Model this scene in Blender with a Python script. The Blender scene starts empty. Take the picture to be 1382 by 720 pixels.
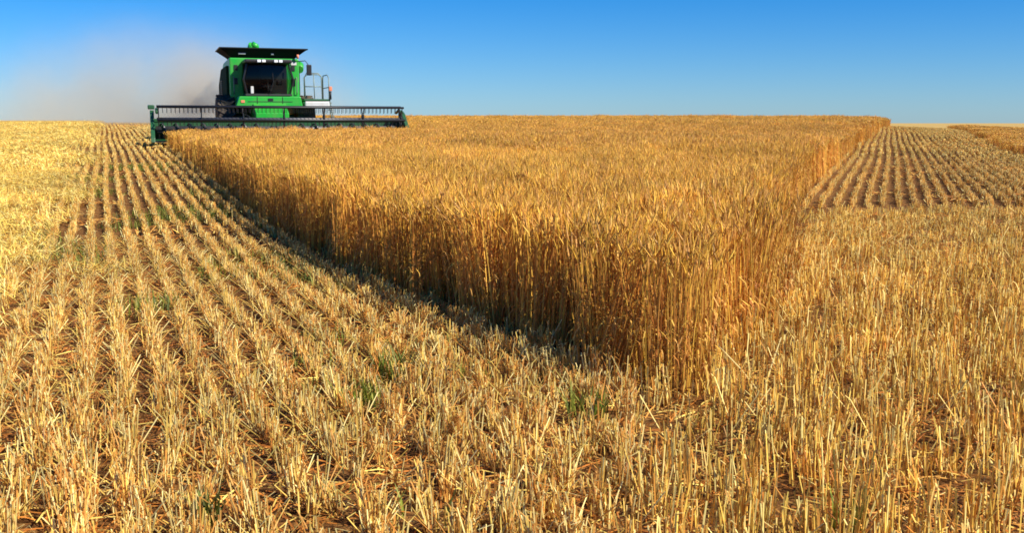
import bpy, bmesh, math, random
import numpy as np
from mathutils import Vector, Matrix

# ------------------------------------------------------------------ camera, sky, sun, exposure
S = bpy.context.scene
COL = S.collection
R = math.radians
EYE = 1.65
cam_d = bpy.data.cameras.new("camera")
cam_d.sensor_width = 36.0
cam_d.lens = 36.47
cam_d.clip_start = 0.05
cam_d.clip_end = 20000
cam = bpy.data.objects.new("camera", cam_d)
COL.objects.link(cam)
cam.location = (0, 0, EYE)
cam.rotation_euler = (R(90 - 7.93), 0, 0)
S.camera = cam

SUN_EL, SUN_AZ = 40.0, 117.0          # azimuth clockwise from +Y (the viewing direction): from the right, a little behind
world = bpy.data.worlds.new("World")
S.world = world
world.use_nodes = True
wn, wl = world.node_tree.nodes, world.node_tree.links
wn.clear()
sky = wn.new("ShaderNodeTexSky")
sky.sky_type = 'NISHITA'
sky.sun_disc = False
sky.sun_elevation = R(SUN_EL)
sky.sun_rotation = R(SUN_AZ)
sky.altitude = 300
sky.air_density = 1.0
sky.dust_density = 0.15
sky.ozone_density = 5.0
hsv = wn.new("ShaderNodeHueSaturation")
hsv.inputs["Saturation"].default_value = 1.22
bg = wn.new("ShaderNodeBackground")
bg.inputs["Strength"].default_value = 0.066
wo = wn.new("ShaderNodeOutputWorld")
clear = wn.new("ShaderNodeVectorMath")          # a dry, clear-air blue right down to the horizon
clear.operation = 'MULTIPLY'
clear.inputs[1].default_value = (0.69, 0.94, 1.33)
wl.new(sky.outputs[0], clear.inputs[0])
wl.new(clear.outputs[0], hsv.inputs["Color"])
wl.new(hsv.outputs[0], bg.inputs[0])
wl.new(bg.outputs[0], wo.inputs[0])

sun_d = bpy.data.lights.new("sun", 'SUN')
sun_d.energy = 5.0
sun_d.angle = R(0.5)
sun_d.color = (1.0, 0.93, 0.82)
sun = bpy.data.objects.new("sun", sun_d)
COL.objects.link(sun)
sdir = Vector((math.cos(R(SUN_EL)) * math.sin(R(SUN_AZ)), math.cos(R(SUN_EL)) * math.cos(R(SUN_AZ)), math.sin(R(SUN_EL))))
sun.rotation_euler = sdir.to_track_quat('Z', 'Y').to_euler()
sun.location = sdir * 60

S.view_settings.view_transform = 'Standard'
S.view_settings.look = 'None'
S.view_settings.exposure = 0.58
S.view_settings.gamma = 1.0
S.view_settings.use_curve_mapping = False
S.cycles.filter_width = 1.7
S.cycles.max_bounces = 8
S.cycles.volume_bounces = 1
S.cycles.volume_step_rate = 2.0

rng = np.random.default_rng(11)
random.seed(5)

# ------------------------------------------------------------------ helpers
def tag(o, label=None, cat=None, group=None, kind=None):
    if label: o["label"] = label
    if cat: o["category"] = cat
    if group: o["group"] = group
    if kind: o["kind"] = kind
    return o

def new_mat(name, color=(0.5, 0.5, 0.5), rough=0.5, metal=0.0, spec=0.5):
    m = bpy.data.materials.new(name)
    m.use_nodes = True
    b = m.node_tree.nodes["Principled BSDF"]
    b.inputs["Base Color"].default_value = (*color, 1)
    b.inputs["Roughness"].default_value = rough
    b.inputs["Metallic"].default_value = metal
    b.inputs["Specular IOR Level"].default_value = spec
    return m

def dusty_mat(name, color, rough=0.4, metal=0.0, dust=0.35, scale=3.0, spec=0.5):
    """paint or rubber under patches of tan field dust"""
    m = new_mat(name, color, rough, metal, spec)
    nt = m.node_tree
    b = nt.nodes["Principled BSDF"]
    tc = nt.nodes.new("ShaderNodeTexCoord")
    n1 = nt.nodes.new("ShaderNodeTexNoise")
    n1.inputs["Scale"].default_value = scale
    n1.inputs["Detail"].default_value = 8
    n1.inputs["Roughness"].default_value = 0.7
    rp = nt.nodes.new("ShaderNodeValToRGB")
    rp.color_ramp.elements[0].position = 0.42
    rp.color_ramp.elements[1].position = 0.78
    rp.color_ramp.elements[1].color = (dust, dust, dust, 1)
    mx = nt.nodes.new("ShaderNodeMix")
    mx.data_type = 'RGBA'
    mx.inputs[6].default_value = (*color, 1)
    mx.inputs[7].default_value = (0.34, 0.24, 0.13, 1)
    nt.links.new(tc.outputs["Object"], n1.inputs["Vector"])
    nt.links.new(n1.outputs["Fac"], rp.inputs[0])
    nt.links.new(rp.outputs[0], mx.inputs[0])
    nt.links.new(mx.outputs[2], b.inputs["Base Color"])
    return m

class MB:
    """collects shapes; build() links them as ONE mesh object"""
    def __init__(self):
        self.bm = bmesh.new()

    def box(self, c, d, bevel=0.0, rot=None, taper=None):
        x, y, z = d[0] / 2, d[1] / 2, d[2] / 2
        vs = []
        M = Matrix.Translation(c) @ (rot.to_4x4() if rot else Matrix.Identity(4))
        for sz in (-1, 1):
            for sx, sy in ((-1, -1), (1, -1), (1, 1), (-1, 1)):
                k = (taper if (taper and sz > 0) else (1, 1))
                vs.append(self.bm.verts.new(M @ Vector((sx * x * k[0], sy * y * k[1], sz * z))))
        fs = [(0, 3, 2, 1), (4, 5, 6, 7), (0, 1, 5, 4), (1, 2, 6, 5), (2, 3, 7, 6), (3, 0, 4, 7)]
        faces = [self.bm.faces.new([vs[i] for i in f]) for f in fs]
        if bevel:
            es = list({e for f in faces for e in f.edges})
            bmesh.ops.bevel(self.bm, geom=es, offset=bevel, segments=2, affect='EDGES', profile=0.6)
        return self

    def prism(self, pts, axis, a, b, bevel=0.0):
        """extrude a closed 2D outline along an axis (0: outline in yz, 1: xz, 2: xy) from a to b"""
        def P(p, t):
            return {0: (t, p[0], p[1]), 1: (p[0], t, p[1]), 2: (p[0], p[1], t)}[axis]
        va = [self.bm.verts.new(P(p, a)) for p in pts]
        vb = [self.bm.verts.new(P(p, b)) for p in pts]
        n = len(pts)
        faces = [self.bm.faces.new(va), self.bm.faces.new(vb[::-1])]
        for i in range(n):
            faces.append(self.bm.faces.new((va[i], vb[i], vb[(i + 1) % n], va[(i + 1) % n])))
        bmesh.ops.recalc_face_normals(self.bm, faces=faces)
        if bevel:
            es = list({e for f in faces for e in f.edges})
            bmesh.ops.bevel(self.bm, geom=es, offset=bevel, segments=2, affect='EDGES', profile=0.6)
        return self

    def tube(self, pts, r, n=8, caps=True):
        pts = [Vector(p) for p in pts]
        rings = []
        for i, p in enumerate(pts):
            d = (pts[min(i + 1, len(pts) - 1)] - pts[max(i - 1, 0)]).normalized()
            u = d.orthogonal().normalized() if i == 0 else (u - d * u.dot(d)).normalized()
            w = d.cross(u)
            rr = r[i] if isinstance(r, (list, tuple)) else r
            rings.append([self.bm.verts.new(p + (u * math.cos(2 * math.pi * k / n) + w * math.sin(2 * math.pi * k / n)) * rr) for k in range(n)])
        for A, B in zip(rings, rings[1:]):
            for k in range(n):
                f = self.bm.faces.new((A[k], A[(k + 1) % n], B[(k + 1) % n], B[k]))
                f.smooth = n > 6
        if caps:
            self.bm.faces.new(rings[0][::-1])
            self.bm.faces.new(rings[-1])
        return self

    def lathe(self, prof, c, axis=0, n=32):
        """profile [(t along axis, radius)] turned about an axis through c"""
        rings = []
        for t, r in prof:
            ring = []
            for k in range(n):
                a = 2 * math.pi * k / n
                p = {0: (t, r * math.cos(a), r * math.sin(a)), 2: (r * math.cos(a), r * math.sin(a), t)}[axis]
                ring.append(self.bm.verts.new(Vector(c) + Vector(p)))
            rings.append(ring)
        for A, B in zip(rings, rings[1:]):
            for k in range(n):
                f = self.bm.faces.new((A[k], A[(k + 1) % n], B[(k + 1) % n], B[k]))
                f.smooth = True
        self.bm.faces.new(rings[0][::-1])
        self.bm.faces.new(rings[-1])
        return self

    def poly(self, pts):
        self.bm.faces.new([self.bm.verts.new(p) for p in pts])
        return self

    def build(self, name, mat, parent=None, label=None):
        bmesh.ops.recalc_face_normals(self.bm, faces=self.bm.faces)
        me = bpy.data.meshes.new(name)
        self.bm.to_mesh(me)
        self.bm.free()
        me.materials.append(mat)
        o = bpy.data.objects.new(name, me)
        COL.objects.link(o)
        if parent: o.parent = parent
        if label: o["label"] = label
        return o

# ------------------------------------------------------------------ the lie of the land
L_SLOPE, R_SLOPE = 0.42, 0.36
ROW_SLOPE = 0.39
def edge_left(y):
    y = np.asarray(y, float)
    return np.where(y < 12, 0.94 - 0.537 * (y - 6), -2.28 - 0.388 * (y - 12))
def edge_right(y):
    y = np.asarray(y, float)
    return np.where(y < 17.7, 1.14 + 0.305 * (y - 5.85), 4.75 + 0.373 * (y - 17.7))

_PY = np.array([-4000, -60, 0, 5, 10, 17, 25, 38, 50, 62, 76, 88, 100, 120, 160, 300, 800, 4000], float)
_PZ = np.array([-2, -0.3, 0, 0.0, 0.06, 0.20, 0.44, 0.74, 0.96, 1.15, 1.26, 1.28, 1.22, 0.95, 0.1, -3, -6, -9], float)
def sm(a, b, x):
    t = np.clip((x - a) / (b - a), 0, 1)
    return t * t * (3 - 2 * t)
def terrain(x, y):
    x, y = np.asarray(x, float), np.asarray(y, float)
    z = sum(np.interp(y + d, _PY, _PZ) for d in (-3, -1.5, 0, 1.5, 3)) / 5
    z = z - 0.70 * sm(-3, 18, x - (1.15 + R_SLOPE * (y - 6.5))) * sm(12, 34, y) * (1 - sm(90, 170, y))
    z = z + 0.22 * sm(50, 78, y) * (1 - sm(84, 130, y)) * (1 - sm(-29, -17, x)) * (1 - .25 * sm(36, 50, -x))
    z = z + 0.03 * np.sin(x * 0.31 + 1.7) * np.sin(y * 0.23 + 0.6) * sm(4, 20, y)
    return z

HX, HY = -13.05, 38.0                      # outer end of the cutting header
HA = math.radians(19)                    # the harvester drives along the standing edge
HW = 9.3
def in_wheat(x, y, pad=0.0):
    x, y = np.asarray(x, float), np.asarray(y, float)
    w = 0.10 * np.sin(y * 1.7) + 0.07 * np.sin(y * 4.3 + 1) + 0.05 * np.sin(y * 9.1)
    ok = (x > edge_left(y) + w * 0.6 - pad) & (x < edge_right(y) + w - pad * 0) & (y > 5.85 + 0.12 * np.sin(x * 7))
    s = (x - HX) * math.cos(HA) + (y - HY) * math.sin(HA)
    t = -(x - HX) * math.sin(HA) + (y - HY) * math.cos(HA)
    cut = (s < HW - 0.15) & (t > -0.55)
    return ok & ~cut
def in_far_wheat(x, y):                    # a second uncut strip at the right-hand edge of the field
    x, y = np.asarray(x, float), np.asarray(y, float)
    return (x > 19.3 + 0.385 * (y - 40) + 0.2 * np.sin(y * 0.9)) & (x < 34 + 0.6 * (y - 40)) & (y > 36)

def in_view(x, y, pad=1.0):
    return (np.abs(x) < 0.515 * y + pad) & (y > 2.2)

# ground: one polar sheet out to the horizon
rad = np.concatenate([[0.0], np.geomspace(0.6, 12000, 210)])
NA = 360
vs, fs = [(0.0, 0.0, 0.0)], []
ang = np.linspace(0, 2 * np.pi, NA, endpoint=False)
for r in rad[1:]:
    gx, gy = r * np.cos(ang), r * np.sin(ang)
    gz = terrain(gx, gy)
    vs += list(zip(gx, gy, gz))
for k in range(NA):
    fs.append((0, 1 + k, 1 + (k + 1) % NA))
for i in range(len(rad) - 2):
    a, b = 1 + i * NA, 1 + (i + 1) * NA
    for k in range(NA):
        k2 = (k + 1) % NA
        fs.append((a + k, b + k, b + k2, a + k2))
gm = bpy.data.meshes.new("ground")
gm.from_pydata([tuple(map(float, v)) for v in vs], [], fs)
gm.polygons.foreach_set("use_smooth", [True] * len(gm.polygons))
ground = bpy.data.objects.new("ground", gm)
COL.objects.link(ground)
tag(ground, kind="structure")
m = bpy.data.materials.new("soil_and_chaff")
m.use_nodes = True
nt = m.node_tree
b = nt.nodes["Principled BSDF"]
b.inputs["Roughness"].default_value = 0.95
b.inputs["Specular IOR Level"].default_value = 0.1
tc = nt.nodes.new("ShaderNodeTexCoord")
def noise(scale, detail=8, rough=0.65):
    n = nt.nodes.new("ShaderNodeTexNoise")
    n.inputs["Scale"].default_value = scale
    n.inputs["Detail"].default_value = detail
    n.inputs["Roughness"].default_value = rough
    nt.links.new(tc.outputs["Object"], n.inputs["Vector"])
    return n
nf, nb = noise(26), noise(0.35, 4)
rp = nt.nodes.new("ShaderNodeValToRGB")
e = rp.color_ramp.elements
e[0].position, e[0].color = 0.36, (0.07, 0.033, 0.014, 1)
e[1].position, e[1].color = 0.70, (0.46, 0.27, 0.085, 1)
c3 = e.new(0.52); c3.color = (0.22, 0.10, 0.030, 1)
mx = nt.nodes.new("ShaderNodeMix"); mx.data_type = 'RGBA'; mx.blend_type = 'MULTIPLY'
rp2 = nt.nodes.new("ShaderNodeValToRGB")
rp2.color_ramp.elements[0].position, rp2.color_ramp.elements[0].color = 0.35, (0.75, 0.72, 0.65, 1)
rp2.color_ramp.elements[1].position, rp2.color_ramp.elements[1].color = 0.7, (1.15, 1.1, 1.0, 1)
mx.inputs[0].default_value = 1
nt.links.new(nf.outputs["Fac"], rp.inputs[0])
nt.links.new(nb.outputs["Fac"], rp2.inputs[0])
nt.links.new(rp.outputs[0], mx.inputs[6]); nt.links.new(rp2.outputs[0], mx.inputs[7])
# beyond the crest the country is other, paler stubble fields
sxyz = nt.nodes.new("ShaderNodeSeparateXYZ"); nt.links.new(tc.outputs["Object"], sxyz.inputs[0])
far = nt.nodes.new("ShaderNodeMapRange"); far.inputs[1].default_value, far.inputs[2].default_value = 95, 125
nt.links.new(sxyz.outputs["Y"], far.inputs[0])
mf = nt.nodes.new("ShaderNodeMix"); mf.data_type = 'RGBA'
mf.inputs[7].default_value = (0.50, 0.33, 0.10, 1)
nt.links.new(far.outputs[0], mf.inputs[0]); nt.links.new(mx.outputs[2], mf.inputs[6])
nt.links.new(mf.outputs[2], b.inputs["Base Color"])
bp = nt.nodes.new("ShaderNodeBump")
bp.inputs["Strength"].default_value = 0.8
bp.inputs["Distance"].default_value = 0.03
nt.links.new(nf.outputs["Fac"], bp.inputs["Height"]); nt.links.new(bp.outputs[0], b.inputs["Normal"])
gm.materials.append(m)

# ------------------------------------------------------------------ crop: clumps of stalks spread by a node tree that carries its own clumps
def straw_mat(name, tint=(1, 1, 1), patch=0.25, patch_scale=0.5, transl=0.25):
    m = bpy.data.materials.new(name)
    m.use_nodes = True
    nt = m.node_tree
    b = nt.nodes["Principled BSDF"]
    out = nt.nodes["Material Output"]
    b.inputs["Roughness"].default_value = 0.55
    b.inputs["Specular IOR Level"].default_value = 0.3
    at = nt.nodes.new("ShaderNodeAttribute"); at.attribute_name = "tint"
    oi = nt.nodes.new("ShaderNodeObjectInfo")
    geo = nt.nodes.new("ShaderNodeNewGeometry")
    n = nt.nodes.new("ShaderNodeTexNoise")
    n.inputs["Scale"].default_value = patch_scale
    n.inputs["Detail"].default_value = 5
    nt.links.new(geo.outputs["Position"], n.inputs["Vector"])
    mr = nt.nodes.new("ShaderNodeMapRange")
    mr.inputs[1].default_value, mr.inputs[2].default_value = 0.3, 0.7
    mr.inputs[3].default_value, mr.inputs[4].default_value = 1 - patch, 1 + patch
    nt.links.new(n.outputs["Fac"], mr.inputs[0])
    mr2 = nt.nodes.new("ShaderNodeMapRange")
    mr2.inputs[3].default_value, mr2.inputs[4].default_value = 0.82, 1.15
    nt.links.new(oi.outputs["Random"], mr2.inputs[0])
    mul = nt.nodes.new("ShaderNodeMath"); mul.operation = 'MULTIPLY'
    nt.links.new(mr.outputs[0], mul.inputs[0]); nt.links.new(mr2.outputs[0], mul.inputs[1])
    mx = nt.nodes.new("ShaderNodeVectorMath"); mx.operation = 'SCALE'
    nt.links.new(at.outputs["Color"], mx.inputs[0]); nt.links.new(mul.outputs[0], mx.inputs["Scale"])
    mt = nt.nodes.new("ShaderNodeVectorMath"); mt.operation = 'MULTIPLY'
    mt.inputs[1].default_value = tint
    nt.links.new(mx.outputs[0], mt.inputs[0])
    nt.links.new(mt.outputs[0], b.inputs["Base Color"])
    tr = nt.nodes.new("ShaderNodeBsdfTranslucent")
    nt.links.new(mt.outputs[0], tr.inputs[0])
    ms = nt.nodes.new("ShaderNodeMixShader"); ms.inputs[0].default_value = transl
    nt.links.new(b.outputs[0], ms.inputs[1]); nt.links.new(tr.outputs[0], ms.inputs[2])
    nt.links.new(ms.outputs[0], out.inputs["Surface"])
    return m

def scatter_tree():
    ng = bpy.data.node_groups.new("spread clumps", 'GeometryNodeTree')
    ng.interface.new_socket("Geometry", in_out='INPUT', socket_type='NodeSocketGeometry')
    ng.interface.new_socket("Geometry", in_out='OUTPUT', socket_type='NodeSocketGeometry')
    N, Lk = ng.nodes, ng.links
    gi, go = N.new("NodeGroupInput"), N.new("NodeGroupOutput")
    def attr(name, t):
        a = N.new("GeometryNodeInputNamedAttribute"); a.data_type = t
        a.inputs["Name"].default_value = name
        return [s for s in a.outputs if s.enabled and s.name == "Attribute"][0]
    sep = N.new("GeometryNodeSeparateGeometry"); sep.domain = 'POINT'
    Lk.new(gi.outputs[0], sep.inputs[0]); Lk.new(attr("spot", 'BOOLEAN'), sep.inputs["Selection"])
    m2p = N.new("GeometryNodeMeshToPoints"); Lk.new(sep.outputs[0], m2p.inputs[0])
    sp = N.new("GeometryNodeSplitToInstances"); sp.domain = 'POINT'
    Lk.new(sep.outputs[1], sp.inputs[0]); Lk.new(attr("clump", 'INT'), sp.inputs["Group ID"])
    iop = N.new("GeometryNodeInstanceOnPoints")
    Lk.new(m2p.outputs[0], iop.inputs["Points"]); Lk.new(sp.outputs[0], iop.inputs["Instance"])
    iop.inputs["Pick Instance"].default_value = True
    Lk.new(attr("clump", 'INT'), iop.inputs["Instance Index"])
    e2r = N.new("FunctionNodeEulerToRotation")
    Lk.new(attr("turn", 'FLOAT_VECTOR'), e2r.inputs[0]); Lk.new(e2r.outputs[0], iop.inputs["Rotation"])
    Lk.new(attr("size", 'FLOAT_VECTOR'), iop.inputs["Scale"])
    Lk.new(iop.outputs[0], go.inputs[0])
    return ng
NG = scatter_tree()

class Clump:
    """numpy store of small faces with a colour per vertex"""
    def __init__(self):
        self.v, self.c, self.f = [], [], []
    def ribbon(self, pts, widths, col, side):
        b0 = len(self.v)
        for p, w in zip(pts, widths):
            self.v += [tuple(p - side * w / 2), tuple(p + side * w / 2)]
            self.c += [col, col]
        for i in range(len(pts) - 1):
            a = b0 + 2 * i
            self.f.append((a, a + 1, a + 3, a + 2))
    def tube3(self, pts, radii, col, col2=None, cap=True, n=3):
        b0 = len(self.v)
        ph = random.random() * 6.28
        col2 = col2 or col
        for i, (p, r) in enumerate(zip(pts, radii)):
            k = i / (len(pts) - 1)
            cc = tuple(col[j] * (1 - k) + col2[j] * k for j in range(3))
            for q in range(n):
                a = ph + q * 2 * math.pi / n
                self.v.append((p[0] + r * math.cos(a), p[1] + r * math.sin(a), p[2]))
                self.c.append(cc)
        for i in range(len(pts) - 1):
            for q in range(n):
                a = b0 + i * n
                self.f.append((a + q, a + (q + 1) % n, a + n + (q + 1) % n, a + n + q))
        if cap:
            self.f.append(tuple(b0 + (len(pts) - 1) * n + q for q in range(n)))
    def tri(self, a, b, c, col):
        b0 = len(self.v)
        self.v += [tuple(a), tuple(b), tuple(c)]
        self.c += [col] * 3
        self.f.append((b0, b0 + 1, b0 + 2))

def scatter(name, clumps, pos, turn, size, idx, mat, label, cat):
    V, C, F, ID = [], [], [], []
    off = 0
    for i, c in enumerate(clumps):
        V.append(np.array(c.v, float)); C.append(np.array(c.c, float))
        F += [tuple(q + off for q in f) for f in c.f]
        ID.append(np.full(len(c.v), i)); off += len(c.v)
    n = len(pos)
    allv = np.concatenate(V + [np.asarray(pos, float)])
    me = bpy.data.meshes.new(name)
    me.from_pydata(allv.tolist(), [], F)
    nv = len(allv)
    def put(nm, t, key, arr):
        a = me.attributes.new(nm, t, 'POINT')
        a.data.foreach_set(key, np.ascontiguousarray(arr).ravel())
    put("spot", 'BOOLEAN', "value", np.arange(nv) >= off)
    put("clump", 'INT', "value", np.concatenate(ID + [np.asarray(idx)]).astype(np.int32))
    z3 = np.zeros((off, 3))
    put("turn", 'FLOAT_VECTOR', "vector", np.concatenate([z3, turn]).astype(np.float32))
    put("size", 'FLOAT_VECTOR', "vector", np.concatenate([z3 + 1, size]).astype(np.float32))
    cc = np.concatenate(C + [np.ones((n, 3))])
    put("tint", 'FLOAT_COLOR', "color", np.concatenate([cc, np.ones((nv, 1))], 1).astype(np.float32))
    me.materials.append(mat)
    o = bpy.data.objects.new(name, me)
    COL.objects.link(o)
    md = o.modifiers.new("spread", 'NODES'); md.node_group = NG
    tag(o, label, cat, kind="stuff")
    print(name, "clumps placed:", n)
    return o

def V3(*a): return np.array(a, float)
def vary(c, a=0.18):
    k = 1 + random.uniform(-a, a)
    h = random.uniform(-0.07, 0.07)
    return (c[0] * k, c[1] * k * (1 + h), c[2] * k * (1 + 2 * h))

GOLD = (0.79, 0.455, 0.055)
STEM = (0.78, 0.45, 0.07)
RUST = (0.48, 0.17, 0.025)
PALE = (0.90, 0.73, 0.28)
BROWN = (0.62, 0.27, 0.045)
STUB = (0.85, 0.60, 0.135)
DRY = (0.62, 0.31, 0.065)

def wheat_stalk(c, x, y, h, fat=1.0, leaves=2):
    lean = random.uniform(0, 0.10) * h
    az = random.uniform(0, 6.283)
    dx, dy = math.cos(az) * lean, math.sin(az) * lean
    sc = vary(random.choice((STEM, BROWN, RUST, GOLD, BROWN)), 0.2)
    hc = vary(random.choice((GOLD, DRY, STEM, DRY)), 0.22)
    p = [V3(x, y, 0), V3(x + dx * .35, y + dy * .35, h * .55), V3(x + dx, y + dy, h * .9)]
    c.tube3(p, [0.0028 * fat, 0.0024 * fat, 0.0018 * fat], sc, cap=False)
    # the ear: a plump spindle that nods over, with bristly awns
    nod = random.uniform(0.0, 0.9)
    hl = random.uniform(0.07, 0.10) * (0.6 + 0.4 * fat)
    d = V3(math.cos(az) * nod, math.sin(az) * nod, 1.0); d /= np.linalg.norm(d)
    t = p[-1]
    c.tube3([t, t + d * hl * .3, t + d * hl * .7, t + d * hl], [0.003 * fat, 0.0058 * fat, 0.005 * fat, 0.001], hc, cap=False, n=4)
    for k in range(4):
        a = random.uniform(0, 6.283)
        s = t + d * hl * random.uniform(0.3, 0.9)
        e = s + d * random.uniform(.05, .08) + V3(math.cos(a), math.sin(a), 0.2) * random.uniform(.01, .03)
        w = V3(-math.sin(a), math.cos(a), 0) * 0.0013 * fat
        c.tri(s - w, s + w, e, vary(hc, .15))
    for k in range(leaves):
        a = random.uniform(0, 6.283)
        z0 = h * random.uniform(0.12, 0.6)
        q = V3(x, y, z0)
        o = V3(math.cos(a), math.sin(a), 0)
        ln = random.uniform(.07, .15)
        pts = [q, q + o * ln * .4 + V3(0, 0, ln * .35), q + o * ln * .75 + V3(0, 0, ln * .1), q + o * ln * .9 - V3(0, 0, ln * .45)]
        side = V3(-o[1], o[0], 0)
        c.ribbon(pts, [0.006 * fat, 0.008 * fat, 0.006 * fat, 0.001], vary(random.choice((RUST, DRY, STEM)), .25), side)

def wheat_clump(sz, n, fat, leaves):
    c = Clump()
    for _ in range(n):
        wheat_stalk(c, random.uniform(-sz, sz) / 2, random.uniform(-sz, sz) / 2, random.gauss(0.90, 0.05), fat, leaves)
    return c

def grid_points(x0, x1, y0, y1, step, jit=0.5):
    gx, gy = np.meshgrid(np.arange(x0, x1, step), np.arange(y0, y1, step))
    p = np.stack([gx.ravel(), gy.ravel()], 1)
    return p + rng.uniform(-jit, jit, p.shape) * step

wheat_m = straw_mat("ripe_wheat", patch=0.2, patch_scale=0.6, transl=0.06)
wheat_protos = [wheat_clump(0.26, 34, 1.05, 2) for _ in range(8)] + [wheat_clump(0.5, 76, 1.4, 1) for _ in range(6)] + [wheat_clump(1.0, 190, 2.0, 1) for _ in range(5)]
P, I = [], []
a = grid_points(-12, 12, 5.6, 21, 0.19); P.append(a); I.append(rng.integers(0, 8, len(a)))
a = grid_points(-30, 18, 21, 46, 0.40); P.append(a); I.append(rng.integers(8, 14, len(a)))
a = grid_points(-40, 46, 46, 118, 0.75); P.append(a); I.append(rng.integers(14, 19, len(a)))
P, I = np.concatenate(P), np.concatenate(I)
k = in_wheat(P[:, 0], P[:, 1]) & in_view(P[:, 0], P[:, 1], 2.0)
stray = in_wheat(P[:, 0] - .22, P[:, 1] - .1) | in_wheat(P[:, 0] + .22, P[:, 1] - .1)          # stems the knife missed
k |= stray & (rng.uniform(0, 1, len(P)) < .05) & in_view(P[:, 0], P[:, 1], 2.0) & (P[:, 1] < 36)
P, I = P[k], I[k]
n = len(P)
pos = np.c_[P, terrain(P[:, 0], P[:, 1]) - 0.01]
turn = np.c_[rng.normal(0, .07, n) + .05 * np.sin(P[:, 0] * 1.9) , rng.normal(0, .07, n) + .06 * np.sin(P[:, 1] * 1.3 + P[:, 0]), rng.uniform(0, 6.283, n)]
und = np.sin(P[:, 0] * .8 + 2 + np.sin(P[:, 1] * .9)) * np.sin(P[:, 1] * .55 + .7 * np.sin(P[:, 0] * 1.3))
hs = 1.03 + 0.06 * und + 0.03 * np.sin(P[:, 0] * 3.1 + P[:, 1] * 1.7) + rng.normal(0, .045, n)
hs *= (1 - 0.21 * sm(9, 34, P[:, 1])) * (1 - .13 * np.exp(-((P[:, 1] - 37) / 7) ** 2))
size = np.c_[np.ones(n), np.ones(n), hs]
scatter("standing_wheat", wheat_protos, pos, turn, size, I, wheat_m, "block of tall ripe golden wheat still uncut in the middle of the field", "wheat")

a = grid_points(14, 75, 36, 118, 0.8)
k = in_far_wheat(a[:, 0], a[:, 1]) & in_view(a[:, 0], a[:, 1], 3.0)
a = a[k]; n = len(a)
scatter("uncut_strip", wheat_protos[14:], np.c_[a, terrain(a[:, 0], a[:, 1]) - .01], np.c_[np.zeros((n, 2)), rng.uniform(0, 6.283, n)],
        np.c_[np.ones(n), np.ones(n), 0.46 + rng.normal(0, .04, n)], rng.integers(0, 5, n), wheat_m,
        "low uncut strip of wheat with a dark shaded edge at the far right", "wheat")

# stubble: cut straws standing in drilled rows
def stub_clump(lx, ly, n, h0, h1, fat, splay=0.16, sheath=0.45):
    c = Clump()
    for _ in range(n):
        x, y = random.uniform(-lx, lx) / 2, random.gauss(0, ly / 2.6)
        h = random.uniform(h0, h1) * (.6 if random.random() < .2 else 1)
        az, ln = random.uniform(0, 6.283), abs(random.gauss(0, splay)) * h
        if random.random() < 0.15 * sheath: ln = h * random.uniform(.5, 1.1)
        col = vary(random.choice((STUB, STUB, PALE, PALE, DRY, DRY)), .16)
        r = random.uniform(.0022, .0038) * fat
        e = V3(x + math.cos(az) * ln, y + math.sin(az) * ln, h)
        if random.random() < .22:           # snapped over near the top
            kx, ky = random.uniform(-.05, .05), random.uniform(-.05, .05)
            c.tube3([V3(x, y, 0), e, e + V3(kx, ky, random.uniform(-.03, .02))], [r * 1.1, r, r * .8], col, vary(col, .15))
        else:
            c.tube3([V3(x, y, 0), e], [r * 1.1, r], col, vary(col, .1))
        if random.random() < sheath:          # a torn dry leaf sheath
            a = random.uniform(0, 6.283); o = V3(math.cos(a), math.sin(a), 0)
            q = V3(x, y, h * random.uniform(.3, .9)); l2 = random.uniform(.03, .09)
            c.ribbon([q, q + o * l2 * .6 + V3(0, 0, l2 * .4), q + o * l2 - V3(0, 0, l2 * .3)], [.005 * fat, .006 * fat, .001], vary(random.choice((PALE, DRY, RUST)), .2), V3(-o[1], o[0], 0))
    return c

def rows_points(dirx, diry, spacing, step, bounds):
    """points along parallel rows that cover a box; returns xy and the distance along"""
    x0, x1, y0, y1 = bounds
    d = np.array([dirx, diry]) / math.hypot(dirx, diry)
    nrm = np.array([d[1], -d[0]])
    cs = np.array([(x, y) for x in (x0, x1) for y in (y0, y1)])
    s0, s1 = (cs @ nrm).min(), (cs @ nrm).max()
    t0, t1 = (cs @ d).min(), (cs @ d).max()
    si = np.arange(math.floor(s0 / spacing), math.ceil(s1 / spacing)) * spacing
    tt = np.arange(t0, t1, step)
    A, B = np.meshgrid(si, tt)
    A, B = A.ravel(), B.ravel()
    B = B + rng.uniform(-.5, .5, len(B)) * step
    A = A + 0.010 * np.sin(B * 1.9 + A * 7) + 0.03 * np.sin(B * .23)
    p = A[:, None] * nrm + B[:, None] * d
    k = (p[:, 0] > x0) & (p[:, 0] < x1) & (p[:, 1] > y0) & (p[:, 1] < y1)
    return p[k]

def headland(x, y):
    return (x > 0.55 + 0.1 * (y - 3.6)) & (y < 16.7 + 0.2 * np.sin(x * 1.1) + 0.15 * np.sin(x * 3.7))
def right_rows(x, y):
    return (x > edge_right(y) - 1.5) & ~headland(x, y) & (y > 17.5)
def left_rows(x, y):
    return ~headland(x, y) & ((x < edge_right(y) - 1.5) | (y < 14))

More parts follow.
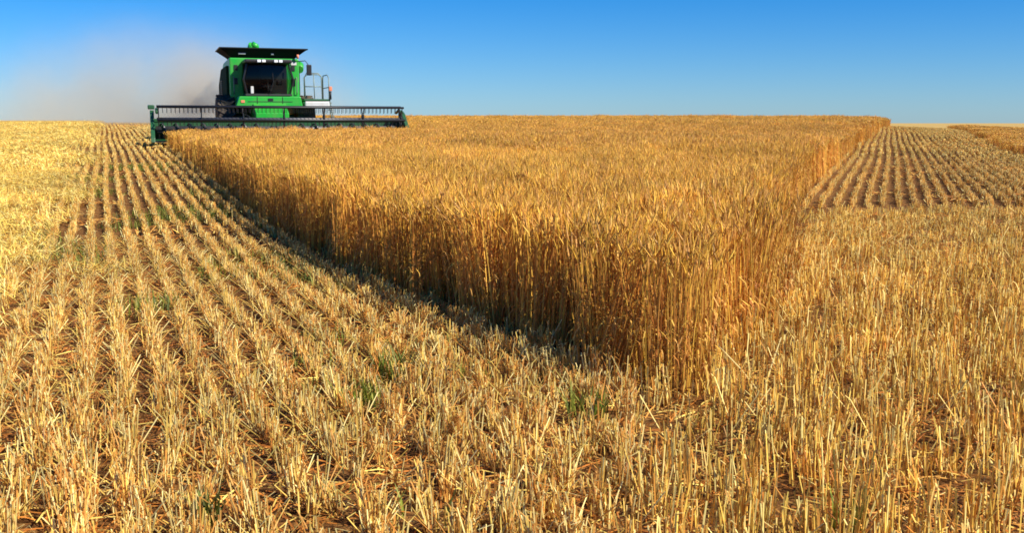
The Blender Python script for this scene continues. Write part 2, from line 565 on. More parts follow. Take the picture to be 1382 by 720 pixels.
stub_m = straw_mat("cut_straw", patch=0.16, patch_scale=0.9, transl=0.2)
ROW = 0.205
near_p = [stub_clump(.075, .05, 20, .08, .20, 1.0, .16) for _ in range(10)]
mid_p = [stub_clump(.30, .036, 34, .07, .14, 1.5, .10, .1) for _ in range(6)]
far_p = [stub_clump(1.0, .045, 70, .07, .13, 2.4, .08, 0) for _ in range(5)]
def stubble(name, rowdir, region, label, near_h=1.0, ROW=0.23, loose=1.0):
    ra = math.atan2(rowdir[1], rowdir[0])
    P, I = [], []
    def add(bounds, step, i0, i1, keep=1.0):
        p = rows_points(*rowdir, ROW, step, bounds)
        k = region(p[:, 0], p[:, 1]) & in_view(p[:, 0], p[:, 1], 1.8) & ~in_wheat(p[:, 0], p[:, 1], .05) & ~in_far_wheat(p[:, 0], p[:, 1]) & (rng.uniform(0, 1, len(p)) < keep)
        p = p[k]
        gap = np.sin(p[:, 0] * 9.1 + 2.3 * np.sin(p[:, 1] * 4.7)) * np.sin(p[:, 1] * 7.3 + 1.9 * np.sin(p[:, 0] * 6.1))
        p = p[rng.uniform(0, 1, len(p)) < 1 - .75 * sm(.05, .55, gap) * (1 - sm(9, 15, p[:, 1]))]
        p = p + rng.normal(0, 1, p.shape) * (.008 + .035 * loose * (1 - sm(3.5, 8.5, p[:, 1])))[:, None]
        P.append(p); I.append(rng.integers(i0, i1, len(p)))
    add((-8, 8, 2.2, 13), .065, 0, 10, .9)
    add((-20, 20, 13, 32), .15, 10, 16, .93)
    add((-70, 65, 32, 135), .65, 16, 21, .95)
    P, I = np.concatenate(P), np.concatenate(I); n = len(P)
    turn = np.c_[rng.normal(0, .05, n), rng.normal(0, .05, n), ra + rng.normal(0, .05, n) + np.where(rng.uniform(0, 1, n) < .5, math.pi, 0)]
    h = near_h * np.clip(rng.normal(1, .15, n), .6, 1.5) * (1 - .30 * sm(5, 11, P[:, 1]) * (I < 10))
    h *= 1 - .55 * sm(-.2, 1.4, -1.2 - (P[:, 0] + ROW_SLOPE * P[:, 1])) * sm(7, 13, P[:, 1])
    scatter(name, near_p + mid_p + far_p, np.c_[P, terrain(P[:, 0], P[:, 1]) - .005], turn, np.c_[np.ones(n), np.ones(n), h], I, stub_m, label, "stubble")
stubble("stubble_rows", (-ROW_SLOPE, 1.0), left_rows, "pale straw stubble in long straight rows on the left, running back past the harvester")
stubble("stubble_rows", (R_SLOPE, 1.0), right_rows, "golden stubble rows with dark gaps on the slope right of the uncut wheat", 1.0, .25)

head_m = straw_mat('ragged_straw', tint=(1.0, .95, .78), patch=.22, patch_scale=1.5, transl=.12)
head_p = [stub_clump(.12, .12, 16, .10, .29, 1.05, .15) for _ in range(10)]
p = rows_points(1.0, 0.06, .24, .085, (-1, 12, 2.2, 18))
k = headland(p[:, 0], p[:, 1]) & in_view(p[:, 0], p[:, 1], 1.8) & ~in_wheat(p[:, 0], p[:, 1], .0) & (rng.uniform(0, 1, len(p)) < .85 - .8 * sm(.1, .6, np.sin(p[:, 0] * 6.3 + 2 * np.sin(p[:, 1] * 3.7)) * np.sin(p[:, 1] * 5.1 + 2 * np.sin(p[:, 0] * 4.3))))
p = p[k] + rng.normal(0, .03, (k.sum(), 2)); n = len(p)
scatter("tall_stubble", head_p, np.c_[p, terrain(p[:, 0], p[:, 1]) - .005], np.c_[rng.normal(0, .06, (n, 2)), rng.uniform(0, 6.283, n)],
        np.c_[np.ones(n), np.ones(n), np.clip(rng.normal(.95, .17, n), .55, 1.4) * (1 - .45 * sm(8, 15, p[:, 1]))], rng.integers(0, 10, n), head_m,
        "tall ragged brown straw stubble filling the right foreground", "stubble")

# straw and chaff lying on the ground
def litter_clump(sz, n, fat, rise, cols=None):
    cols = cols or (STUB, DRY, RUST, DRY, RUST, RUST)
    c = Clump()
    for _ in range(n):
        x, y = random.uniform(-sz, sz) / 2, random.uniform(-sz, sz) / 2
        a, ln = random.uniform(0, 6.283), random.uniform(.06, .24)
        z0, z1 = random.uniform(.004, rise), random.uniform(.004, rise)
        o = V3(math.cos(a) * ln, math.sin(a) * ln, 0)
        q = V3(x, y, z0)
        e = q + o; e[2] = z1
        mid = (q + e) / 2 + V3(0, 0, random.uniform(0, .012))
        c.ribbon([q, mid, e], [.005 * fat, .006 * fat, .004 * fat], vary(random.choice(cols), .25), V3(-math.sin(a), math.cos(a), random.uniform(-.6, .6)))
    return c
lit_p = [litter_clump(.34, 34, 1.2, .05) for _ in range(8)] + [litter_clump(.6, 50, 2.2, .09) for _ in range(5)] + [litter_clump(1.5, 110, 4.5, .14) for _ in range(4)]
P, I = [], []
a = grid_points(-8, 8, 2.2, 13, .27); k = rng.uniform(0, 1, len(a)) < .72 + .25 * (1 - sm(4, 8, a[:, 1])); a = a[k]; P.append(a); I.append(rng.integers(0, 8, len(a)))
a = grid_points(-20, 20, 13, 34, .6); k = rng.uniform(0, 1, len(a)) < .22; a = a[k]; P.append(a); I.append(rng.integers(8, 13, len(a)))
a = grid_points(-60, 60, 34, 110, 1.4); k = rng.uniform(0, 1, len(a)) < .16; a = a[k]; P.append(a); I.append(rng.integers(13, 17, len(a)))
P, I = np.concatenate(P), np.concatenate(I)
k = in_view(P[:, 0], P[:, 1], 1.5) & ~in_wheat(P[:, 0], P[:, 1], .1) & ~(right_rows(P[:, 0], P[:, 1]) & (rng.uniform(0, 1, len(P)) < .4))
P, I = P[k], I[k]; n = len(P)
lit_m = straw_mat("fallen_straw", patch=.2, patch_scale=.8, transl=.1)
scatter("loose_straw", lit_p, np.c_[P, terrain(P[:, 0], P[:, 1])], np.c_[np.zeros((n, 2)), rng.uniform(0, 6.283, n)], np.ones((n, 3)), I, lit_m,
        "broken straw and chaff lying flat between the cut rows", "straw")

# thick swath of threshed straw left of the rows
sw_p = [litter_clump(.5, 150, 1.2, .22, (STUB, PALE, STUB, DRY)) for _ in range(6)] + [litter_clump(1.2, 330, 2.3, .28, (STUB, PALE, STUB, DRY)) for _ in range(5)]
P, I = [], []
a = grid_points(-14, 0, 4, 24, .33); P.append(a); I.append(rng.integers(0, 6, len(a)))
a = grid_points(-75, -3, 24, 130, .8); P.append(a); I.append(rng.integers(6, 11, len(a)))
P, I = np.concatenate(P), np.concatenate(I)
q = -.5 - (P[:, 0] + ROW_SLOPE * P[:, 1]) + .25 * np.sin(P[:, 1] * .7) + .2 * np.sin(P[:, 1] * 1.9)
k = (rng.uniform(0, 1, len(P)) < sm(-.4, 1.6, q) * .95 * sm(5, 13, P[:, 1])) & in_view(P[:, 0], P[:, 1], 1.5)
P, I = P[k], I[k]; n = len(P)
swath_m = straw_mat("threshed_straw", tint=(1.1, 1.14, 1.0), patch=.2, patch_scale=.5, transl=.2)
scatter("straw_swath", sw_p, np.c_[P, terrain(P[:, 0], P[:, 1]) + .02], np.c_[np.zeros((n, 2)), rng.uniform(0, 6.283, n)], np.ones((n, 3)), I, swath_m,
        "pale yellow spread of threshed straw covering the ground along the left edge", "straw")

# ------------------------------------------------------------------ weeds
leaf_m = straw_mat("weed_leaf", patch=.2, patch_scale=6, transl=.3)
def blade_tuft(c, n, rad_, h):
    for _ in range(n):
        a, r = random.uniform(0, 6.283), rad_ * math.sqrt(random.random())
        x, y = r * math.cos(a), r * math.sin(a)
        b2 = random.uniform(0, 6.283); o = V3(math.cos(b2), math.sin(b2), 0)
        hh = h * random.uniform(.5, 1.1); q = V3(x, y, 0); sp = random.uniform(.15, .7) * hh
        col = vary(random.choice(((.15, .19, .02), (.20, .23, .025), (.30, .29, .05), (.11, .13, .02))), .2)
        c.ribbon([q, q + o * sp * .4 + V3(0, 0, hh * .6), q + o * sp + V3(0, 0, hh)], [.008, .011, .0015], col, V3(-o[1], o[0], 0))
weed_protos = []
for _ in range(5):
    c = Clump(); blade_tuft(c, 10, .14, .13); weed_protos.append(c)
p = np.stack([rng.uniform(-16, .8, 26000), rng.uniform(3.2, 30, 26000)], 1)
wn_ = np.sin(p[:, 0] * 1.3 + 2 * np.sin(p[:, 1] * .5)) * np.sin(p[:, 1] * .8 + 1.3 * np.sin(p[:, 0] * .9)) + .35 * np.sin(p[:, 0] * 3.1) * np.sin(p[:, 1] * 2.7)
k = (wn_ > .30) & in_view(p[:, 0], p[:, 1], .5) & ~in_wheat(p[:, 0], p[:, 1], .3) & (rng.uniform(0, 1, len(p)) < .18 + .22 * sm(8, 12, p[:, 1]))
p = p[k]; n = len(p)
scatter("green_weeds", weed_protos, np.c_[p, terrain(p[:, 0], p[:, 1])], np.c_[np.zeros((n, 2)), rng.uniform(0, 6.283, n)], rng.uniform(.6, 1.2, (n, 1)) * np.ones((n, 3)), rng.integers(0, 5, n),
        leaf_m, "sparse green weeds sprouting low between the stubble rows", "weeds")

def mesh_from_clump(name, c, mat, loc):
    me = bpy.data.meshes.new(name)
    me.from_pydata([tuple(map(float, v)) for v in c.v], [], c.f)
    a = me.attributes.new("tint", 'FLOAT_COLOR', 'POINT')
    a.data.foreach_set("color", np.c_[np.array(c.c), np.ones(len(c.c))].astype(np.float32).ravel())
    me.materials.append(mat)
    o = bpy.data.objects.new(name, me); COL.objects.link(o)
    o.location = (loc[0], loc[1], float(terrain(loc[0], loc[1])))
    return o
for x, y, h, rr, nb_, lab in (
        (-0.74, 6.30, .26, .10, 60, "upright green weed tuft in the stubble, the one closest to the uncut wheat's shadow"),
        (-0.86, 5.75, .20, .12, 60, "darker low green weed tuft just in front of the upright one"),
        (0.42, 5.55, .20, .13, 60, "olive green weed tuft just in front of the wheat corner"),
        (-1.22, 4.0, .20, .06, 30, "small upright green weed at the bottom left among pale straws"),
        (1.33, 3.95, .19, .07, 34, "yellowish green weed tuft low in the tall stubble at the bottom right"),
        (-3.05, 8.6, .20, .30, 70, "broad green weed patch in a gap between the left rows")):
    c = Clump(); blade_tuft(c, nb_, rr, h)
    tag(mesh_from_clump("weed_tuft", c, leaf_m, (x, y)), lab, "weed", "weed tufts in the stubble")

# fallen stalks leaning out of the wheat corner
for x0, y0, x1, y1, z1, lab in ((1.50, 6.0, 1.24, 6.15, .30, "long bent straw leaning left at the foot of the wheat corner"),
                                (1.50, 6.05, 1.64, 6.2, .33, "long bent straw leaning right at the foot of the wheat corner")):
    c = Clump()
    c.tube3([V3(0, 0, 0), V3((x1 - x0) * .5, (y1 - y0) * .5, z1 * .55), V3(x1 - x0, y1 - y0, z1)], [.006, .0055, .004], PALE, n=5)
    tag(mesh_from_clump("bent_straw", c, stub_m, (x0, y0)), lab, "straw", "bent straws at the wheat corner")

# ------------------------------------------------------------------ combine harvester (local: -Y is forward, X to the picture's right)
M_GREEN = dusty_mat("green_paint", (0.012, 0.36, 0.03), .4, dust=.24, scale=2.2)
M_DGREEN = dusty_mat("dark_green_paint", (0.012, 0.085, 0.03), .45, dust=.10, scale=3)
M_SIDE_SHADE = dusty_mat("shaded_side_green", (0.008, 0.035, 0.015), .9, dust=.06, scale=2, spec=.08)  # green darkened to carry the shade of the flank turned from the sun
M_BLACK = dusty_mat("black_plastic", (0.010, 0.010, 0.011), .5, dust=.03, scale=3)
M_STEEL = dusty_mat("dull_steel", (0.10, 0.105, 0.11), .5, .5, dust=.3, scale=4)
M_RUBBER = dusty_mat("tyre_rubber", (0.018, 0.017, 0.016), .85, dust=.55, scale=3)
M_YELLOW = dusty_mat("yellow_paint", (0.75, 0.50, 0.02), .4, dust=.35)
M_PALE = dusty_mat("pale_grey_panel", (0.62, 0.62, 0.58), .5, dust=.4)
M_RAIL = dusty_mat("rail_steel", (0.20, 0.26, 0.22), .45, .3, dust=.3)
M_LAMP = new_mat("lamp_lens", (0.85, 0.87, 0.88), .12)
M_AMBER = new_mat("amber_lens", (0.8, 0.25, 0.12), .2)
M_SEAT = new_mat("seat_fabric", (0.03, 0.03, 0.035), .9)
M_INNER = new_mat("cab_lining", (0.03, 0.03, 0.03), .8)
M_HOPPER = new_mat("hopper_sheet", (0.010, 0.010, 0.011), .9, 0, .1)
M_GLASS = bpy.data.materials.new("tinted_glass")
M_GLASS.use_nodes = True
nt = M_GLASS.node_tree
nt.nodes.clear()
go = nt.nodes.new("ShaderNodeOutputMaterial")
tb = nt.nodes.new("ShaderNodeBsdfTransparent"); tb.inputs[0].default_value = (.45, .47, .46, 1)
gl = nt.nodes.new("ShaderNodeBsdfGlossy"); gl.inputs["Roughness"].default_value = .03
ms = nt.nodes.new("ShaderNodeMixShader"); ms.inputs[0].default_value = .02
nt.links.new(tb.outputs[0], ms.inputs[1]); nt.links.new(gl.outputs[0], ms.inputs[2]); nt.links.new(ms.outputs[0], go.inputs[0])

CA = math.cos(HA); SA = math.sin(HA)
OFF = 0.30                                      # the header sits a little to one side of the machine
ox = HX + CA * (HW / 2 - OFF) - SA * 3.3
oy = HY + SA * (HW / 2 - OFF) + CA * 3.3
comb = bpy.data.objects.new("combine_harvester", None)
COL.objects.link(comb)
comb.location = (ox, oy, float(terrain(ox, oy)))
comb.rotation_euler = (0, 0, HA)
tag(comb, "green combine harvester with wide reel header cutting along the standing wheat", "combine harvester")

BW = 1.36                                       # half width of the body
# body: side-view outline (y, z), extruded across
body = MB().prism([(-0.35, 1.39), (-0.35, 3.34), (0.3, 3.34), (3.4, 3.30), (4.6, 2.95), (5.7, 2.55), (6.0, 1.5), (5.2, 1.05), (1.0, 1.0)], 0, -BW, BW, .05).build("body", M_GREEN, comb)
for sx in (-1, 1):
    sp = MB().prism([(0.2, 1.15), (0.2, 3.05), (3.5, 3.05), (5.3, 2.45), (5.5, 1.35), (4.9, 1.2)], 0, sx * (BW + .004), sx * (BW + .10), .03).build("side_panel", M_SIDE_SHADE, comb)
    MB().box((sx * (BW + .112), 2.6, 1.62), (.02, 4.6, .12), .004).build("stripe", M_YELLOW, sp)
    lv = MB()
    for k in range(7):
        lv.box((sx * (BW + .115), 3.2 + .0 * k, 2.0 + k * .09), (.025, 1.1, .05), .006)
    lv.build("louvre", M_BLACK, sp)
# black recesses on the two front columns beside the cab
for x, z, w, h in ((-1.12, 2.95, .15, .22), (-1.13, 2.42, .13, .26), (1.12, 2.95, .14, .20), (1.12, 2.40, .15, .30)):
    MB().box((x, -.362, z), (w, .03, h), .01).build("vent", M_BLACK, body)
MB().box((1.15, -.368, 3.14), (.22, .03, .12), .01).build("decal", M_PALE, body)
# front lower panel under the cab
MB().prism([(-1.26, 1.40), (1.30, 1.40), (1.22, 1.80), (-1.12, 1.80)], 1, -1.66, -.40, .03).build("front_panel", M_GREEN, comb)
# cab: a dark glazed box that stands forward of the body
CX0, CX1, CY0, CY1, CZ0, CZ1 = -.88, .90, -1.62, -.38, 1.82, 3.06
cab = MB()
cab.box((0.01, (CY0 + CY1) / 2, CZ0 + .04), (CX1 - CX0, CY1 - CY0, .08), .015)
cab.box((0.01, CY1 - .02, 2.5), (CX1 - CX0 - .1, .05, CZ1 - CZ0 - .1), .01)
cab_o = cab.build("cab", M_INNER, comb)
MB().box((0.01, (CY0 + CY1) / 2 - .08, CZ1 + .09), (1.80, 1.50, .14), .05).build("roof", M_BLACK, cab_o)
for x in (-.84, .86):
    MB().tube([(x * .97, CY0 + .12, CZ0 + .08), (x * 1.12, CY0 + .02, 2.45), (x * .93, CY0 + .10, CZ1)], .035, 6).build("pillar", M_BLACK, cab_o)
# curved windscreen
ws = MB()
N_ = 12
prev = None
for k in range(N_ + 1):
    u = -1 + 2 * k / N_
    x = .01 + .85 * u
    yb = CY0 + .12 + .10 * u * u - .1
    col_ = [ws.bm.verts.new((x * .97, yb + .08, CZ0 + .08)), ws.bm.verts.new((x * 1.11, yb - .02, 2.45)), ws.bm.verts.new((x * .94, yb + .06, CZ1))]
    if prev:
        for q in range(2):
            f = ws.bm.faces.new((prev[q], col_[q], col_[q + 1], prev[q + 1])); f.smooth = True
    prev = col_
ws.build("windscreen", M_GLASS, cab_o)
for sx, x in ((-1, CX0 + .02), (1, CX1 - .02)):
    MB().poly([(x, CY0 + .18, CZ0 + .09), (x, CY1, CZ0 + .09), (x * 1.09, CY1, 2.45), (x * 1.09, CY0 + .12, 2.45)]).poly([(x * 1.09, CY0 + .12, 2.45), (x * 1.09, CY1, 2.45), (x, CY1, CZ1), (x, CY0 + .18, CZ1)]).build("side_window", M_GLASS, cab_o)
seat = MB().box((.0, -.85, 2.22), (.52, .5, .14), .05).box((.0, -.60, 2.60), (.50, .14, .70), .05).box((0, -.58, 3.0), (.28, .1, .16), .04).build("seat", M_SEAT, cab_o)
MB().tube([(0, -1.45, 1.86), (0, -1.28, 2.42)], .035, 8).build("steering_column", M_BLACK, cab_o)
sw = MB()
cc = Vector((0, -1.27, 2.44)); ax = Vector((0, .35, 1)).normalized(); u_ = Vector((1, 0, 0)); w_ = ax.cross(u_)
sw.tube([cc + (u_ * math.cos(t) + w_ * math.sin(t)) * .2 for t in np.linspace(0, 6.2832, 25)], .014, 6, False)
for t in (0.5, 2.6, 4.7):
    sw.tube([cc, cc + (u_ * math.cos(t) + w_ * math.sin(t)) * .2], .011, 5)
sw.build("steering_wheel", M_BLACK, cab_o)
MB().box((.48, -1.0, 2.35), (.2, .5, .18), .04).box((.62, -1.2, 2.62), (.05, .22, .24), .02).build("console", M_BLACK, cab_o)
MB().box((-.62, -1.5, 2.05), (.11, .1, .28), .02).build("papers", M_PALE, cab_o)
for x in (-.36, -.18, .28, .46):
    MB().box((x, -1.86, CZ1 + .085), (.14, .12, .10), .02).build("headlight", M_LAMP, cab_o)
for pts in ([(-.80, -1.668, 1.60), (.90, -1.668, 1.60)], [(-.45, -1.668, 1.42), (-.45, -1.668, 1.78)], [(.52, -1.668, 1.42), (.52, -1.668, 1.78)]):
    MB().tube(pts, .012, 5).build("panel_seam", M_BLACK, bpy.data.objects["front_panel"])
MB().box((.06, -1.672, 1.68), (.20, .02, .09), .006).build("badge", M_BLACK, bpy.data.objects["front_panel"])
MB().box((-1.0, -1.672, 1.60), (.14, .02, .10), .006).build("reflector", M_AMBER, bpy.data.objects["front_panel"])
for x in (-1.22, 1.24):
    MB().tube([(x, -.37, 1.9), (x, -.46, 2.0), (x, -.46, 2.5), (x, -.37, 2.6)], .018, 6).build("grab_handle", M_RAIL, body)
MB().tube([(-1.0, -.4, 1.42), (-1.05, -1.0, 1.2), (-.8, -2.2, 1.0), (-.7, -2.75, .9)], .03, 7).tube([(-.94, -.4, 1.42), (-.98, -1.0, 1.15), (-.74, -2.2, .95), (-.64, -2.75, .85)], .025, 7).build("hydraulic_hoses", M_BLACK, comb)
MB().tube([(1.30, -.5, 3.34), (1.30, -.5, 3.5)], .05, 8).build("beacon", M_AMBER, comb)
# wiper
MB().tube([(.05, CY0 - .06, CZ0 + .1), (.18, CY0 - .07, 2.35), (.16, CY0 - .06, 2.7)], .012, 5).build("wiper", M_BLACK, cab_o)

# grain tank extension: a flared black hopper
def frustum(mb, z0, x0, y00, y01, z1, x1, y10, y11):
    a = [mb.bm.verts.new(p) for p in ((-x0, y00, z0), (x0, y00, z0), (x0, y01, z0), (-x0, y01, z0))]
    b_ = [mb.bm.verts.new(p) for p in ((-x1, y10, z1), (x1, y10, z1), (x1, y11, z1), (-x1, y11, z1))]
    for k in range(4):
        mb.bm.faces.new((a[k], a[(k + 1) % 4], b_[(k + 1) % 4], b_[k]))
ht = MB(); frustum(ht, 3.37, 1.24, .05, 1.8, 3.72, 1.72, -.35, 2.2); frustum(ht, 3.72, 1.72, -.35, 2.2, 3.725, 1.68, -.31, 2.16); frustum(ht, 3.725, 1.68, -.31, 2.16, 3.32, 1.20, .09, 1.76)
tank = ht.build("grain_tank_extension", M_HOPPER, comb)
rim_ = MB()
pr = [(-1.72, -.35, 3.725), (1.72, -.35, 3.725), (1.72, 2.2, 3.725), (-1.72, 2.2, 3.725), (-1.72, -.35, 3.725)]
for p0, p1 in zip(pr, pr[1:]):
    rim_.tube([p0, p1], .025, 6)
rim_.build("rim", M_BLACK, tank)
for x, w in ((-.85, .28), (.34, .10)):
    MB().box((x, -.162, 3.53), (w, .02, .10), .004, rot=Matrix.Rotation(R(-42), 3, 'X')).build("window", M_PALE, tank)
# loading auger that fills the tank, poking above the rim
MB().tube([(-.42, .9, 3.35), (-.42, .75, 3.75), (-.38, .6, 3.95)], [.15, .15, .13], 12).tube([(-.38, .6, 3.95), (-.2, .62, 3.86), (-.12, .64, 3.72)], [.13, .12, .06], 10).build("tank_auger", M_GREEN, comb)
# unloading auger folded back along the far side
MB().tube([(1.48, .4, 2.95), (1.58, 1.0, 3.15), (1.62, 6.3, 3.05)], .16, 12).build("unloading_auger", M_GREEN, comb)
# engine hood and exhaust at the back
MB().box((0, 4.2, 3.12), (2.1, 1.8, .55), .08).build("engine_hood", M_GREEN, comb)
MB().tube([(-.8, 3.6, 3.2), (-.8, 3.6, 3.62), (-.8, 3.72, 3.7)], .06, 10).build("exhaust", M_STEEL, comb)
# straw chopper and spreader at the tail
MB().prism([(5.6, 1.0), (6.7, .75), (6.75, 1.3), (5.9, 1.9)], 0, -1.1, 1.1, .04).build("straw_chopper", M_DGREEN, comb)

# platform with rails and ladder on the picture's right
plat = MB().box((1.88, -.75, 1.68), (1.04, 1.7, .07), .015).build("platform", M_DGREEN, comb)
MB().box((1.86, -1.3, 1.50), (.96, .9, .24), .05).build("side_tank", M_PALE, comb)
def rail(pts, parent): MB().tube(pts, .019, 7).build("handrail", M_RAIL, parent)
rail([(1.42, -1.55, 1.72), (1.40, -1.55, 2.55), (1.48, -1.55, 2.72), (1.95, -1.55, 2.72), (2.06, -1.55, 2.6), (2.08, -1.55, 1.72)], plat)
rail([(2.36, -1.5, 1.72), (2.36, -1.5, 2.55), (2.34, -1.2, 2.68), (2.34, -.2, 2.68), (2.36, 0.0, 2.55), (2.36, 0.0, 1.72)], plat)
rail([(1.78, -1.55, 1.72), (1.76, -1.55, 2.70)], plat)
rail([(1.60, 0.05, 1.72), (1.60, 0.05, 2.62), (1.75, .05, 2.74), (2.2, .05, 2.74), (2.34, .05, 2.62), (2.36, .05, 1.72)], plat)
rail([(2.36, -1.5, 2.18), (2.36, 0.0, 2.18)], plat)
rail([(1.40, -1.55, 2.2), (2.08, -1.55, 2.2)], plat)
lad = MB()
for y in (-1.28, -.86):
    lad.tube([(2.42, y, 1.66), (2.66, y, .45)], .022, 6)
for k in range(5):
    t = k / 4.3 + .04
    lad.box((2.42 + .24 * t, -1.07, 1.62 - 1.18 * t), (.14, .42, .03))
lad.build("ladder", M_RAIL, comb)
MB().tube([(2.40, -1.62, 1.70), (2.40, -1.62, 2.02)], .04, 8).build("lamp_post", M_BLACK, plat)
MB().box((2.40, -1.64, 2.12), (.13, .08, .18), .03).build("marker_lamp", M_AMBER, plat)
# mirror on its arm
mir = MB().tube([(1.0, -1.35, 3.16), (1.45, -1.55, 3.2), (1.56, -1.58, 3.05)], .016, 6).build("mirror_arm", M_BLACK, comb)
MB().box((1.58, -1.62, 2.84), (.20, .06, .42), .03).build("mirror", M_BLACK, mir)

# wheels
def wheel(x, y, r, w, sgn):
    prof = [(-w * .42, r * .58), (-w * .5, r * .72), (-w * .5, r * .9), (-w * .36, r * .985), (0, r), (w * .36, r * .985), (w * .5, r * .9), (w * .5, r * .72), (w * .42, r * .58)]
    mb = MB().lathe(prof, (x, y, r), 0, 40)
    nl = 22
    for k in range(nl):
        for sd in (-1, 1):
            a = 2 * math.pi * (k + (.5 if sd > 0 else 0)) / nl
            c_ = Vector((x + sd * w * .25, y + r * 1.005 * math.cos(a), r + r * 1.005 * math.sin(a)))
            mb.box(c_, (w * .5, .07, .055), .008, rot=Matrix.Rotation(a - math.pi / 2, 3, 'X') @ Matrix.Rotation(sd * R(32), 3, 'Z'))
    t = mb.build("tyre", M_RUBBER, comb)
    MB().lathe([(-w * .34, r * .1), (-w * .36, r * .22), (-w * .2, r * .3), (-w * .25, r * .5), (-w * .44, r * .60), (w * .44, r * .60), (w * .25, r * .5), (w * .2, r * .3), (w * .36, r * .22), (w * .34, r * .1)], (x, y, r), 0, 32).build("rim", M_YELLOW, t)
for sx in (-1, 1):
    wheel(sx * 1.55, .0, .93, .72, sx)
    wheel(sx * 1.35, 4.4, .62, .45, sx)
MB().box((0, 0, .93), (2.3, .35, .35), .05).build("axle", M_DGREEN, comb)
MB().box((0, 4.4, .62), (2.2, .2, .2), .03).build("axle", M_DGREEN, comb)
# feeder house between header and body
MB().prism([(-2.75, .35), (-2.75, 1.15), (-.4, 1.95), (.2, 1.95), (.2, 1.1), (-.4, .95)], 0, -.62, .62, .03).build("feeder_house", M_GREEN, comb)

# header: 9 m wide, with a six-bat reel
hw = HW / 2
HYB = -2.75                                      # back of the header
header = MB()
header.prism([(HYB, .14), (HYB, .84), (HYB - .06, .84), (HYB - .08, .26), (HYB - .75, .16), (HYB - 1.05, .12), (HYB - 1.05, .08), (HYB - .5, .08)], 0, -hw + .05, hw - .05)
header.box((0, HYB - .02, .87), (HW - .1, .14, .12), .02)
header.box((0, HYB + .06, .5), (HW - .6, .14, .14), .02)
header_o = header.build("header", M_DGREEN, comb)
header_o.location.x = OFF
for sx in (-1, 1):
    x = sx * hw
    MB().prism([(HYB + .05, .12), (HYB + .05, 1.12), (HYB - .25, 1.24), (HYB - .6, 1.12), (HYB - 1.0, .8), (HYB - 1.75, .26), (HYB - 1.85, .10), (HYB - 1.2, .06)], 0, x - .07, x + .07, .02).build("end_divider", M_DGREEN, header_o)
    MB().tube([(x - sx * .16, HYB + .0, 1.16), (x - sx * .16, HYB - .5, 1.28), (x - sx * .16, HYB - 1.05, 1.14)], .05, 8).build("reel_arm", M_DGREEN, header_o)
MB().box((-hw - .02, HYB - .18, 1.35), (.24, .2, .16), .04).build("divider_lamp", M_DGREEN, header_o)
ag = MB().tube([(-hw + .1, HYB - .42, .5), (hw - .1, HYB - .42, .5)], .17, 12)
for sg in (-1, 1):
    pts = []
    for k in range(120):
        t = k / 119
        aa = sg * t * 2 * math.pi * 8
        pts.append((sg * (.6 + t * (hw - .8)), HYB - .42 + .24 * math.cos(aa), .5 + .24 * math.sin(aa)))
    ag.tube(pts, .035, 5)
ag.build("header_auger", M_STEEL, header_o)
cb = MB().box((0, HYB - 1.08, .10), (HW - .12, .08, .03))
for k in range(118):
    x = -hw + .12 + k * (HW - .24) / 117
    cb.box((x, HYB - 1.17, .10), (.022, .13, .022))
cb.build("cutter_bar", M_STEEL, header_o)
RY, RZ, RR = HYB - 1.05, .90, .53               # reel axis and radius
MB().tube([(-hw + .2, RY, RZ), (hw - .2, RY, RZ)], .075, 10).build("reel_shaft", M_STEEL, header_o)
SPX = [(-hw + .22) + k * (HW - .44) / 6 for k in range(7)]
A0 = R(3)
for x in SPX:
    s_ = MB()
    ends = [Vector((x, RY + RR * math.cos(A0 + k * math.pi / 3), RZ + RR * math.sin(A0 + k * math.pi / 3))) for k in range(6)]
    for k in range(6):
        s_.tube([(x, RY, RZ), ends[k]], .02, 5)
        s_.tube([ends[k].lerp(Vector((x, RY, RZ)), .45), ends[(k + 1) % 6].lerp(Vector((x, RY, RZ)), .45)], .015, 5)
    s_.box((x, RY, RZ), (.05, .22, .22), .03)
    s_.build("reel_spider", M_BLACK, header_o)
for k in range(6):
    a = A0 + k * math.pi / 3
    y, z = RY + RR * math.cos(a), RZ + RR * math.sin(a)
    bt = MB().tube([(-hw + .16, y, z), (hw - .16, y, z)], .042, 7)
    nt_ = 62
    for q in range(nt_):
        x = -hw + .22 + q * (HW - .44) / (nt_ - 1)
        bt.tube([(x, y, z), (x, y + .03, z - .22)], .012, 4, False)
    bt.build("reel_bat", M_BLACK, header_o)

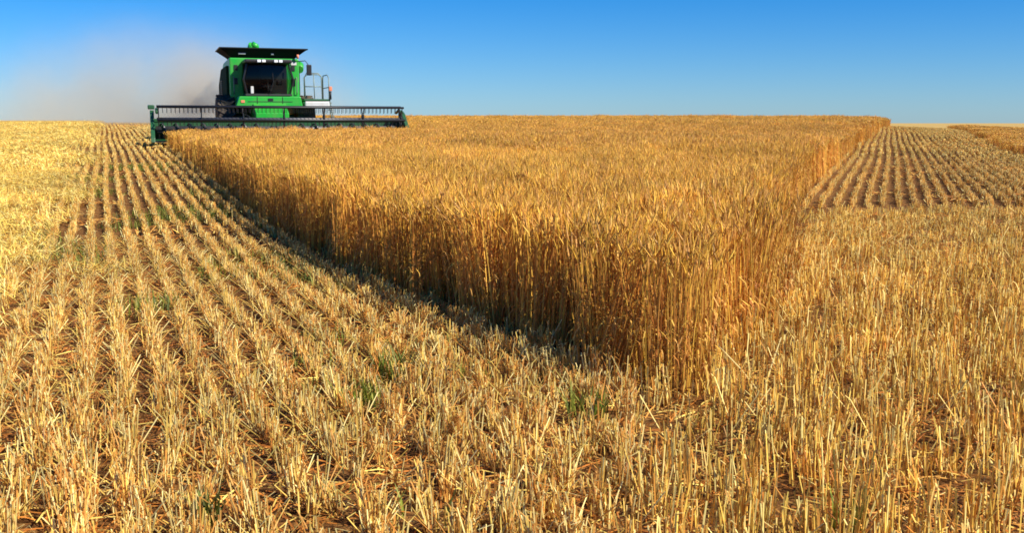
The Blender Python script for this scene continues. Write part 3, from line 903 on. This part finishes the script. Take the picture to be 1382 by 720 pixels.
# ------------------------------------------------------------------ dust thrown up behind the harvester
def dust_cloud(name, loc, scale, dens, nscale, colour, label):
    bm = bmesh.new()
    bmesh.ops.create_icosphere(bm, subdivisions=4, radius=1.0)
    me = bpy.data.meshes.new(name); bm.to_mesh(me); bm.free()
    o = bpy.data.objects.new(name, me); COL.objects.link(o)
    o.location = loc
    o.scale = scale
    m = bpy.data.materials.new("airborne_dust"); m.use_nodes = True
    nt = m.node_tree; nt.nodes.clear()
    out = nt.nodes.new("ShaderNodeOutputMaterial")
    pv = nt.nodes.new("ShaderNodeVolumePrincipled")
    pv.inputs["Color"].default_value = colour
    pv.inputs["Anisotropy"].default_value = .1
    tc = nt.nodes.new("ShaderNodeTexCoord")
    ln = nt.nodes.new("ShaderNodeVectorMath"); ln.operation = 'LENGTH'
    nt.links.new(tc.outputs["Object"], ln.inputs[0])
    fall = nt.nodes.new("ShaderNodeMapRange"); fall.interpolation_type = 'SMOOTHERSTEP'
    fall.inputs[1].default_value, fall.inputs[2].default_value = 1.0, 0.0
    nt.links.new(ln.outputs["Value"], fall.inputs[0])
    sx = nt.nodes.new("ShaderNodeSeparateXYZ"); nt.links.new(tc.outputs["Object"], sx.inputs[0])
    low = nt.nodes.new("ShaderNodeMapRange")
    low.inputs[1].default_value, low.inputs[2].default_value, low.inputs[3].default_value, low.inputs[4].default_value = 0.9, -0.2, 0.25, 1.0
    nt.links.new(sx.outputs["Z"], low.inputs[0])
    geo = nt.nodes.new("ShaderNodeNewGeometry")
    no = nt.nodes.new("ShaderNodeTexNoise"); no.inputs["Scale"].default_value = nscale; no.inputs["Detail"].default_value = 5
    nt.links.new(geo.outputs["Position"], no.inputs["Vector"])
    nr = nt.nodes.new("ShaderNodeMapRange")
    nr.inputs[1].default_value, nr.inputs[2].default_value, nr.inputs[3].default_value, nr.inputs[4].default_value = .32, .72, .02, 1.75
    nt.links.new(no.outputs["Fac"], nr.inputs[0])
    def mul(a, b_):
        k = nt.nodes.new("ShaderNodeMath"); k.operation = 'MULTIPLY'
        nt.links.new(a, k.inputs[0])
        if isinstance(b_, float): k.inputs[1].default_value = b_
        else: nt.links.new(b_, k.inputs[1])
        return k.outputs[0]
    d = mul(mul(mul(fall.outputs[0], low.outputs[0]), nr.outputs[0]), dens)
    nt.links.new(d, pv.inputs["Density"])
    nt.links.new(pv.outputs[0], out.inputs["Volume"])
    me.materials.append(m)
    tag(o, label, "dust", kind="stuff")
dust_cloud("dust_cloud", (-25.5, 77, 2.2), (19, 11, 9.6), 0.22, .20, (.96, .85, .66, 1), "hazy tan dust cloud drifting left behind the harvester")
tail = Matrix.Translation(comb.location) @ Matrix.Rotation(HA, 4, 'Z') @ Vector((-2.5, 4.8, 1.9))
dust_cloud("dust_plume", tail, (2.2, 2.6, 1.9), 0.5, 1.5, (.93, .83, .66, 1), "small thick brown dust plume beside the harvester's dark side")
